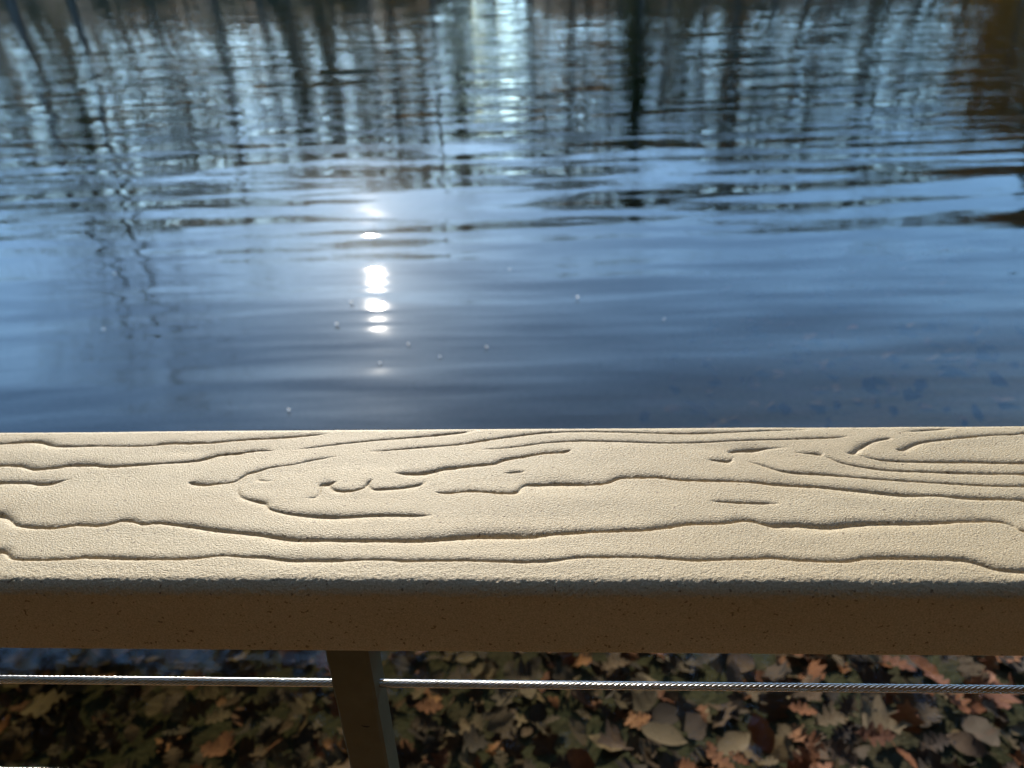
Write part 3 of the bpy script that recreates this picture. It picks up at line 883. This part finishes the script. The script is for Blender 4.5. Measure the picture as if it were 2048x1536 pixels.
special = [
    # px, py, kind, material, size, heading, label
    (320, 1425, 'oval', 'tan', 0.10, 85, 'pale upright oval leaf under water, left of the post below the cable'),
    (440, 1450, 'oak', 'tan', 0.09, 20, 'ochre oak leaf between the pale oval leaf and the post'),
    (110, 1420, 'maple', 'tan', 0.15, 10, 'broad tan leaf in the lower left corner of the photo'),
    (605, 1430, 'oak', 'tan', 0.12, 60, 'tan oak leaf just left of the post under the cable'),
    (935, 1333, 'oval', 'tan', 0.08, 25, 'small pale leaf just below the handrail, right of the post'),
    (1010, 1470, 'maple', 'tan', 0.12, -50, 'tan pointed leaf right of the post below the cable'),
    (1055, 1395, 'oval', 'tan', 0.09, -75, 'narrow pale leaf hanging point down right under the cable'),
    (1325, 1492, 'oval', 'tan', 0.13, -22, 'large pale oval leaf lying flat, lower right of centre'),
    (1330, 1450, 'oval', 'brown', 0.11, 8, 'brown oval leaf just behind the large pale oval leaf'),
    (1465, 1508, 'oval', 'tan', 0.11, 30, 'cream-edged curled leaf near the bottom edge'),
    (1660, 1455, 'oak', 'tan', 0.10, 15, 'small pale leaf left of the cream lobed leaf'),
    (1765, 1462, 'maple', 'tan', 0.13, -15, 'cream lobed leaf in the lower right of the photo'),
    (1600, 1440, 'oak', 'russet', 0.08, -10, 'small orange leaf left of the pale lobed leaves'),
    (1995, 1405, 'maple', 'russet', 0.10, 40, 'bright orange-red leaf touching the right end of the cable'),
    (1790, 1345, 'oak', 'russet', 0.10, -35, 'orange oak leaf under the handrail at right'),
    (2000, 1330, 'oak', 'russet', 0.11, 15, 'orange leaf right below the handrail at the right edge'),
    (1930, 1350, 'maple', 'tan', 0.09, 100, 'tan leaf between the two orange leaves under the handrail'),
    (1950, 1480, 'oval', 'brown', 0.12, 110, 'long brown leaf standing on edge, lower right'),
    (1230, 1345, 'oak', 'brown', 0.10, 20, 'brown oak leaf under the handrail right of centre'),
    (1480, 1345, 'oval', 'brown', 0.11, 35, 'brown leaf poking out beneath the handrail, centre right'),
    (860, 1430, 'oak', 'russet', 0.09, 10, 'dull red leaf just right of the post'),
]
used_pts = []
for (px, py, kind, mn, size, hd, lab) in special:
    x, y, z = ray_ground(px, py)
    o = obj('fallen_leaf', LEAF[(kind, mn, random.randrange(4))], None, (x, y, z + 0.035), (random.uniform(-.25, .1), random.uniform(-.2, .2), R(hd)), (size * 0.88,) * 3)
    tag(o, lab, 'leaf', 'fallen leaves on the lake bed')
    used_pts.append((x, y))

# the leaves that show largest: below the rail and beside it
cnt = 0
pg = random.Random(21)
tries = 0
while cnt < 270 and tries < 9000:
    tries += 1
    px, py = pg.uniform(-40, 2090), pg.uniform(1290, 1580)
    x, y, z = ray_ground(px, py)
    if any((x - a) ** 2 + (y - c) ** 2 < 0.0016 for a, c in used_pts):
        continue
    used_pts.append((x, y))
    f = min(max(px / 2048, 0), 1)
    mn = pg.choices(('brown', 'tan', 'russet'), (0.62 - 0.1 * f, 0.22, 0.08 + 0.30 * f))[0]
    kind = pg.choices(('oak', 'oval', 'maple'), (0.58, 0.14, 0.28))[0]
    o = obj('fallen_leaf', LEAF[(kind, mn, pg.randrange(4))], None,
            (x, y, z + 0.016 + pg.uniform(0, 0.03)), (pg.gauss(0, .42), pg.gauss(0, .42), pg.uniform(0, 6.28)), (pg.uniform(0.05, 0.095),) * 3)
    size_w = 'small' if o.scale[0] < 0.065 else ('large' if o.scale[0] > 0.082 else 'medium')
    shape_w = {'oak': 'lobed oak leaf', 'oval': 'oval leaf', 'maple': 'pointed leaf'}[kind]
    cab = 1362 + 0.0121 * (px - 650)
    row_w = 'above the cable' if py < cab - 8 else ('crossed by the cable' if py < cab + 14 else ('below the cable' if py < 1470 else 'at the bottom edge'))
    col_w = 'far left' if px < 300 else ('left of the post' if px < 650 else ('behind the post' if px < 790 else ('right of the post' if px < 1100 else ('right of centre' if px < 1500 else ('right side' if px < 1830 else 'far right')))))
    tag(o, '%s %s %s under water, %s, %s' % (size_w, {'brown': 'brown', 'tan': 'tan', 'russet': 'reddish'}[mn], shape_w, col_w, row_w), 'leaf', 'fallen leaves on the lake bed')
    cnt += 1


# the rest of the litter: one mass, three colours of leaf in it
def litter():
    g = np.random.default_rng(3)
    protos = []
    for kind in ('oak', 'oval', 'maple'):
        for _ in range(4):
            protos.append(leaf_arrays(kind, g, 0.9))
    Vs, Qs, Ms = [], [], []
    off = 0
    N = 3400
    for k in range(N):
        if k < 2700:
            x, y = g.uniform(-2.4, 2.2), g.uniform(0.3, 2.6)
        else:
            y = 2.3 + 3.6 * g.random() ** 1.3
            x = g.uniform(0.2 + 0.3 * (y - 2.3), 4.5)
        Vl, Ql = protos[g.integers(len(protos))]
        s = g.uniform(0.035, 0.095)
        a = g.uniform(0, 6.283); tx, ty = g.normal(0, .4, 2)
        ca, sa = math.cos(a), math.sin(a)
        P = Vl * s
        P = np.stack([P[:, 0], P[:, 1], P[:, 2] + P[:, 0] * tx + P[:, 1] * ty], 1)
        P = np.stack([P[:, 0] * ca - P[:, 1] * sa + x, P[:, 0] * sa + P[:, 1] * ca + y, P[:, 2] + float(bed_z(x, y)) + g.uniform(0.002, 0.016)], 1)
        Vs.append(P); Qs.append(Ql + off); off += len(P)
        f = min(max((x + 1.6) / 3.2, 0), 1)
        Ms.append(np.full(len(Ql), g.choice(3, p=(0.66 - 0.1 * f, 0.20, 0.14 + 0.1 * f) if k < 2700 else (0.93, 0.05, 0.02))))
    me = mesh('leaf_litter', np.concatenate(Vs), np.concatenate(Qs), [M['leaf_brown'], M['leaf_tan'], M['leaf_russet']], True)
    me.polygons.foreach_set('material_index', np.concatenate(Ms).astype(np.int32))
    return me


tag(obj('leaf_litter', litter()), 'mass of fallen brown leaves covering the shallow lake bed', 'leaf litter', kind='stuff')

# ------------------------------------------------------------------ white tufts standing in for sun glints on the water
FL = [(595, 420, 4), (748, 452, 5), (703, 607, 7), (674, 651, 7), (208, 660, 5), (817, 690, 5), (880, 715, 4), (973, 696, 5),
      (1020, 540, 4), (1155, 597, 7), (1328, 640, 4), (578, 822, 5), (760, 728, 5), (1840, 860, 4), (440, 520, 3), (230, 548, 4)]
fg = random.Random(4)


def glint_mesh(seed):
    g = random.Random(seed)
    V, Fc = [], []
    for k in range(9):      # little tuft of flat filaments round a core
        a = k / 9 * 6.283 + g.uniform(-.2, .2)
        L = g.uniform(0.35, 0.7)
        e = g.uniform(0.7, 1.3)
        c = (math.cos(a), math.sin(a))
        i = len(V)
        V += [(0.1 * c[1], -0.1 * c[0], 0.0), (-0.1 * c[1], 0.1 * c[0], 0.12), (L * c[0] - 0.3 * c[1], L * c[1] + 0.3 * c[0], e), (L * c[0] + 0.3 * c[1], L * c[1] - 0.3 * c[0], e + 0.1)]
        Fc.append((i, i + 3, i + 2, i + 1))
    i = len(V)
    V += [(.3, 0, .1), (0, .3, .1), (-.3, 0, .1), (0, -.3, .1), (0, 0, .35), (0, 0, 0.0)]
    T = [(i, i + 1, i + 4), (i + 1, i + 2, i + 4), (i + 2, i + 3, i + 4), (i + 3, i, i + 4), (i + 1, i, i + 5), (i + 2, i + 1, i + 5), (i + 3, i + 2, i + 5), (i, i + 3, i + 5)]
    return mesh('glint_speck', V, [np.array(Fc), np.array(T)], M['glint'])


fms = [glint_mesh(k) for k in range(3)]
for k, (px, py, sz) in enumerate(FL):
    x, y, z = ray_ground(px, py, 0.002)
    o = obj('glint_speck', fms[k % 3], None, (x, y, z), (0, 0, fg.uniform(0, 6.28)), (sz * 0.0016,) * 3)
    tag(o, 'tiny white speck imitating a sun glint on the blue water', 'seed fluff', 'white glint specks on the lake')

# ------------------------------------------------------------------ trees round the lake (the water mirrors them)
def tube(V, Q, p0, p1, r0, r1, n):
    d = p1 - p0
    L = np.linalg.norm(d)
    if L < 1e-6:
        return
    d = d / L
    a = np.array([1.0, 0, 0]) if abs(d[0]) < 0.8 else np.array([0, 1.0, 0])
    u = np.cross(d, a); u /= np.linalg.norm(u)
    v = np.cross(d, u)
    i = len(V)
    for p, r_ in ((p0, r0), (p1, r1)):
        for k in range(n):
            t = 2 * math.pi * k / n
            V.append(p + (u * math.cos(t) + v * math.sin(t)) * r_)
    for k in range(n):
        Q.append((i + k, i + (k + 1) % n, i + n + (k + 1) % n, i + n + k))


def make_tree(seed, Ht, kind):
    g = np.random.default_rng(seed)
    TV, TQ, CV, CQ, LV, LQ = [], [], [], [], [], []

    def grow(p, d, L, r_, lev):
        n = {0: 5, 1: 3, 2: 2, 3: 2}[lev]
        pts = [p]
        q = p.copy()
        dd = d.copy()
        for k in range(n):
            dd = dd + g.normal(0, (0.05, 0.14, 0.2, 0.25)[lev], 3) + np.array([0, 0, 0.06 if lev else 0.02])
            dd /= np.linalg.norm(dd)
            q2 = q + dd * L / n
            ra = r_ * (1 - 0.75 * k / n); rb = r_ * (1 - 0.75 * (k + 1) / n)
            if lev == 0:
                tube(TV, TQ, q, q2, ra, rb, 7)
            else:
                tube(CV, CQ, q, q2, ra, max(rb, 0.009), 4 if lev == 1 else 3)
            q = q2
            pts.append(q)
        if lev == 3:
            if kind != 'bare' or g.random() < 0.18:
                for _ in range(2 if kind == 'bare' else 7):
                    c = pts[g.integers(1, len(pts))] + g.normal(0, 0.22, 3)
                    s = g.uniform(0.10, 0.2) * (1.3 if kind != 'bare' else 0.8)
                    a = g.normal(0, 1, 3); a /= np.linalg.norm(a)
                    b2 = np.cross(a, g.normal(0, 1, 3)); b2 /= np.linalg.norm(b2)
                    i = len(LV)
                    LV.extend([c - a * s, c + b2 * s * .6, c + a * s, c - b2 * s * .6])
                    LQ.append((i, i + 1, i + 2, i + 3))
            return
        m_ = {0: 17, 1: 8, 2: 6}[lev]
        for k in range(m_):
            f = (0.28 + 0.72 * (k + g.random()) / m_) if lev == 0 else (0.25 + 0.75 * (k + g.random()) / m_)
            j = min(int(f * n), n - 1)
            w = f * n - j
            base = pts[j] * (1 - w) + pts[j + 1] * w
            az = g.uniform(0, 6.283)
            sp = {0: 0.85, 1: 0.8, 2: 0.9}[lev]
            side = np.array([math.cos(az), math.sin(az), g.uniform(-0.1, 0.5)])
            nd = dd * (1 - sp * 0.6) + side * sp
            nd /= np.linalg.norm(nd)
            grow(base, nd, L * {0: 0.40 * (1.15 - 0.6 * f), 1: 0.5, 2: 0.55}[lev] * g.uniform(0.75, 1.2), r_ * (1 - 0.7 * f) * 0.42, lev + 1)
        # leader twigs
    grow(np.array([0.0, 0, -0.4]), np.array([0, 0, 1.0]), Ht, Ht * 0.0125, 0)
    tm = mesh('trunk', np.array(TV), TQ, M['bark'], True)
    cm = mesh('branches', np.array(CV), CQ, M['twig'])
    fm = {'bare': 'fol_sparse', 'oak': 'fol_orange'}[kind]
    lm = mesh('crown', np.array(LV), LQ, M[fm])
    return [('trunk', tm), ('branches', cm), ('crown', lm)]


def make_evergreen(seed, Ht):
    g = np.random.default_rng(seed)
    TV, TQ, LV, LQ = [], [], [], []
    tube(TV, TQ, np.array([0, 0, -.4]), np.array([0, 0, Ht * .97]), Ht * .013, 0.02, 7)
    for k in range(6500):
        z = Ht * (0.08 + 0.92 * g.random() ** 0.8)
        rad = (Ht * 1.02 - z) * 0.24 * (0.75 + 0.35 * math.sin(z * 3.1 + g.normal(0, .4)))
        a = g.uniform(0, 6.283)
        lobe = 0.8 + 0.25 * math.sin(3 * a + z)
        q = rad * lobe * math.sqrt(g.uniform(0.15, 1))
        c = np.array([q * math.cos(a), q * math.sin(a), z - q * 0.25])
        s = g.uniform(0.12, 0.3)
        d = np.array([math.cos(a), math.sin(a), -0.35]) + g.normal(0, .35, 3); d /= np.linalg.norm(d)
        b2 = np.cross(d, g.normal(0, 1, 3)); b2 /= np.linalg.norm(b2)
        i = len(LV)
        LV.extend([c - d * s, c + b2 * s * .35, c + d * s, c - b2 * s * .35])
        LQ.append((i, i + 1, i + 2, i + 3))
    return [('trunk', mesh('trunk', np.array(TV), TQ, M['bark'], True)), ('crown', mesh('crown', np.array(LV), LQ, M['fol_green']))]


def make_bush(seed, mk):
    g = np.random.default_rng(seed)
    LV, LQ, CV, CQ = [], [], [], []
    for k in range(14):
        a = g.uniform(0, 6.283)
        tip = np.array([math.cos(a) * g.uniform(.2, 1.2), math.sin(a) * g.uniform(.2, 1.2), g.uniform(1.0, 2.0)])
        tube(CV, CQ, np.array([0, 0, -.2]), tip, .035, .01, 4)
        for _ in range(110):
            c = tip * g.uniform(0.35, 1.05) + g.normal(0, .28, 3)
            if c[2] < 0:
                continue
            s = g.uniform(.06, .14)
            d = g.normal(0, 1, 3); d /= np.linalg.norm(d)
            b2 = np.cross(d, g.normal(0, 1, 3)); b2 /= np.linalg.norm(b2)
            i = len(LV)
            LV.extend([c - d * s, c + b2 * s * .5, c + d * s, c - b2 * s * .5])
            LQ.append((i, i + 1, i + 2, i + 3))
    return [('stem', mesh('stem', np.array(CV), CQ, M['twig'])), ('crown', mesh('crown', np.array(LV), LQ, M[mk]))]


PROTO = {
    'bare': [make_tree(s, 20, 'bare') for s in (1, 2, 3, 4, 5)],
    'oak': [make_tree(s, 13, 'oak') for s in (11, 12)],
    'pine': [make_evergreen(s, 17) for s in (21, 22)],
    'bush': [make_bush(31, 'fol_sparse'), make_bush(32, 'fol_green'), make_bush(33, 'fol_orange')],
}
LAB = {
    'bare': ('bare_tree', 'tall bare tree with fine grey twigs on the wooded lake shore', 'tree', 'bare trees round the lake'),
    'oak': ('oak_tree', 'oak holding its orange autumn leaves on the lake shore', 'tree', 'autumn oaks round the lake'),
    'pine': ('evergreen_tree', 'dark green conical evergreen on the lake shore', 'tree', 'evergreens round the lake'),
    'bush': ('shore_bush', 'low tangled bush at the foot of the shore trees', 'bush', 'bushes round the lake'),
}


def plant(kind, v, x, y, s, sz=None):
    nm, lab, cat, grp = LAB[kind]
    t = thing(nm, lab, cat, (x, y, float(bed_z(x, y))), tg.uniform(0, 6.28), grp)
    t.scale = (s, s, sz or s)
    for pn, me in PROTO[kind][v]:
        obj(pn, me, t)


tg = random.Random(99)


def at_az(az, dist):
    a = R(az)
    return dist * math.sin(a), dist * math.cos(a)


GAP = (-4.7, -4.0)          # opening in the wood, degrees
for row, (d0, n, hs) in enumerate(((62, 46, 0.82), (68, 46, 0.8), (75, 46, 0.78), (84, 44, 0.75), (96, 44, 0.75))):
    for k in range(n):
        az = -50 + 100 * (k + tg.uniform(-.3, .3)) / (n - 1)
        x, y = at_az(az, 1)
        d = d0 / max(y, 0.72) + tg.uniform(-2, 2)
        if GAP[0] - 0.6 < az < GAP[1] + 0.6 and row < 2:
            continue
        x, y = at_az(az, d)
        if x > 28 and row == 0 and tg.random() < 0.35:
            plant('oak', tg.randrange(2), x, y, tg.uniform(1.0, 1.35))
        elif tg.random() < 0.08:
            plant('pine', tg.randrange(2), x, y, tg.uniform(0.6, 1.0) * hs)
        else:
            plant('bare', tg.randrange(5), x, y, tg.uniform(0.75, 1.08) * hs)
for k in range(60):
    az = -50 + 100 * (k + tg.uniform(-.4, .4)) / 59
    if GAP[0] < az < GAP[1]:
        continue
    x, y = at_az(az, 1)
    x, y = at_az(az, (61 + tg.uniform(-2, 5)) / max(y, .72))
    plant('bush', tg.randrange(3), x, y, tg.uniform(0.8, 1.7))
# dark single trees whose mirror images reach towards the viewer
plant('pine', 0, *at_az(6.3, 56.5), 0.8, 0.8)
plant('oak', 0, *at_az(28.4, 55), 0.72)
plant('oak', 1, *at_az(31.0, 56), 0.85)
plant('bush', 2, *at_az(27.2, 57), 1.8)
plant('pine', 1, *at_az(31.5, 72), 1.1)
plant('bare', 3, *at_az(-32.5, 60), 1.2)
plant('bare', 1, *at_az(-29.5, 64), 1.2)
# unseen wood added behind the boardwalk to block sky light
for k in range(39):
    x = -18 + 36 * (k % 13 + tg.uniform(-.4, .4)) / 12
    y = -4.2 - 4.5 * (k // 13) - tg.uniform(0, 1.5)
    plant('oak' if (k + k // 13) % 2 else 'pine', tg.randrange(2), x, y, tg.uniform(1.0, 1.35))
# unseen bank trees, added left and right to lower the ambient light
for k in range(22):
    side = -1 if k % 2 else 1
    d = tg.uniform(8, 20)
    y = tg.uniform(-6, 0.12 * d)
    plant(('pine', 'oak')[(k // 2) % 2], tg.randrange(2), side * d, y, tg.uniform(0.8, 1.2))


# two unseen oaks added over the near water to cut the sky's reflection
def make_shade_oak(seed, sx, base):
    g = np.random.default_rng(seed)
    TV, TQ, CV, CQ, LV, LQ = [], [], [], [], [], []
    spine = [np.array(p) for p in ((0, 0, -.6), (-sx * 0.3, 0.5, 2.0), (-sx * 0.9, 1.4, 4.4), (-sx * 1.8, 2.6, 6.6), (-sx * 2.7, 3.8, 8.6))]
    rad = [0.26, 0.22, 0.18, 0.14, 0.09]
    for k in range(4):
        tube(TV, TQ, spine[k], spine[k + 1], rad[k], rad[k + 1], 9)

    def clear(p):                   # the low winter sun reaches the rail below this crown
        w = p + base - np.array([0, .35, RAIL_TOP])
        return w[2] > 0.62 * max(w[1], 0.1)
    for k in range(84):
        j = g.integers(2, 5)
        f = g.random()
        b0 = spine[j - 1] * (1 - f) + spine[j] * f if j < 5 else spine[4]
        tip = np.array([-sx * g.uniform(-3.2, 6.0), 4.8 + g.normal(0, 2.0), 0.0])
        tip[2] = max(tip[1] * 0.76 + 1.0, 4.4) + abs(g.normal(0, 1.6))
        mid = (b0 + tip) / 2 + g.normal(0, .35, 3) + np.array([0, 0, .5])
        tube(CV, CQ, b0, mid, .045, .03, 5)
        tube(CV, CQ, mid, tip, .03, .012, 4)
        for _ in range(16):
            q = mid + (tip - mid) * g.uniform(0, 1.05)
            e = q + g.normal(0, .55, 3)
            if not clear(e):
                continue
            tube(CV, CQ, q, e, .012, .005, 3)
            for _ in range(13):
                c = q + (e - q) * g.uniform(.2, 1.1) + g.normal(0, .16, 3)
                if not clear(c):
                    continue
                s_ = g.uniform(.06, .115)
                d = g.normal(0, 1, 3); d /= np.linalg.norm(d)
                b2 = np.cross(d, g.normal(0, 1, 3)); b2 /= np.linalg.norm(b2)
                i = len(LV)
                LV.extend([c - d * s_, c + b2 * s_ * .6, c + d * s_, c - b2 * s_ * .6])
                LQ.append((i, i + 1, i + 2, i + 3))
    return [('trunk', mesh('trunk', np.array(TV), TQ, M['bark'], True)), ('branches', mesh('branches', np.array(CV), CQ, M['twig'])),
            ('crown', mesh('crown', np.array(LV), LQ, M['fol_brown']))]


for sx, x, lab in ((1, 4.6, 'added sky-blocking oak leaning over the water from the right of the boardwalk'), (-1, -4.9, 'added sky-blocking oak leaning over the water from the left of the boardwalk')):
    t = thing('shade_oak', lab, 'tree', (x, 0.9, float(bed_z(x, 0.9))), 0)
    for pn, me in make_shade_oak(70 + sx, sx, np.array(t.location)):
        obj(pn, me, t)
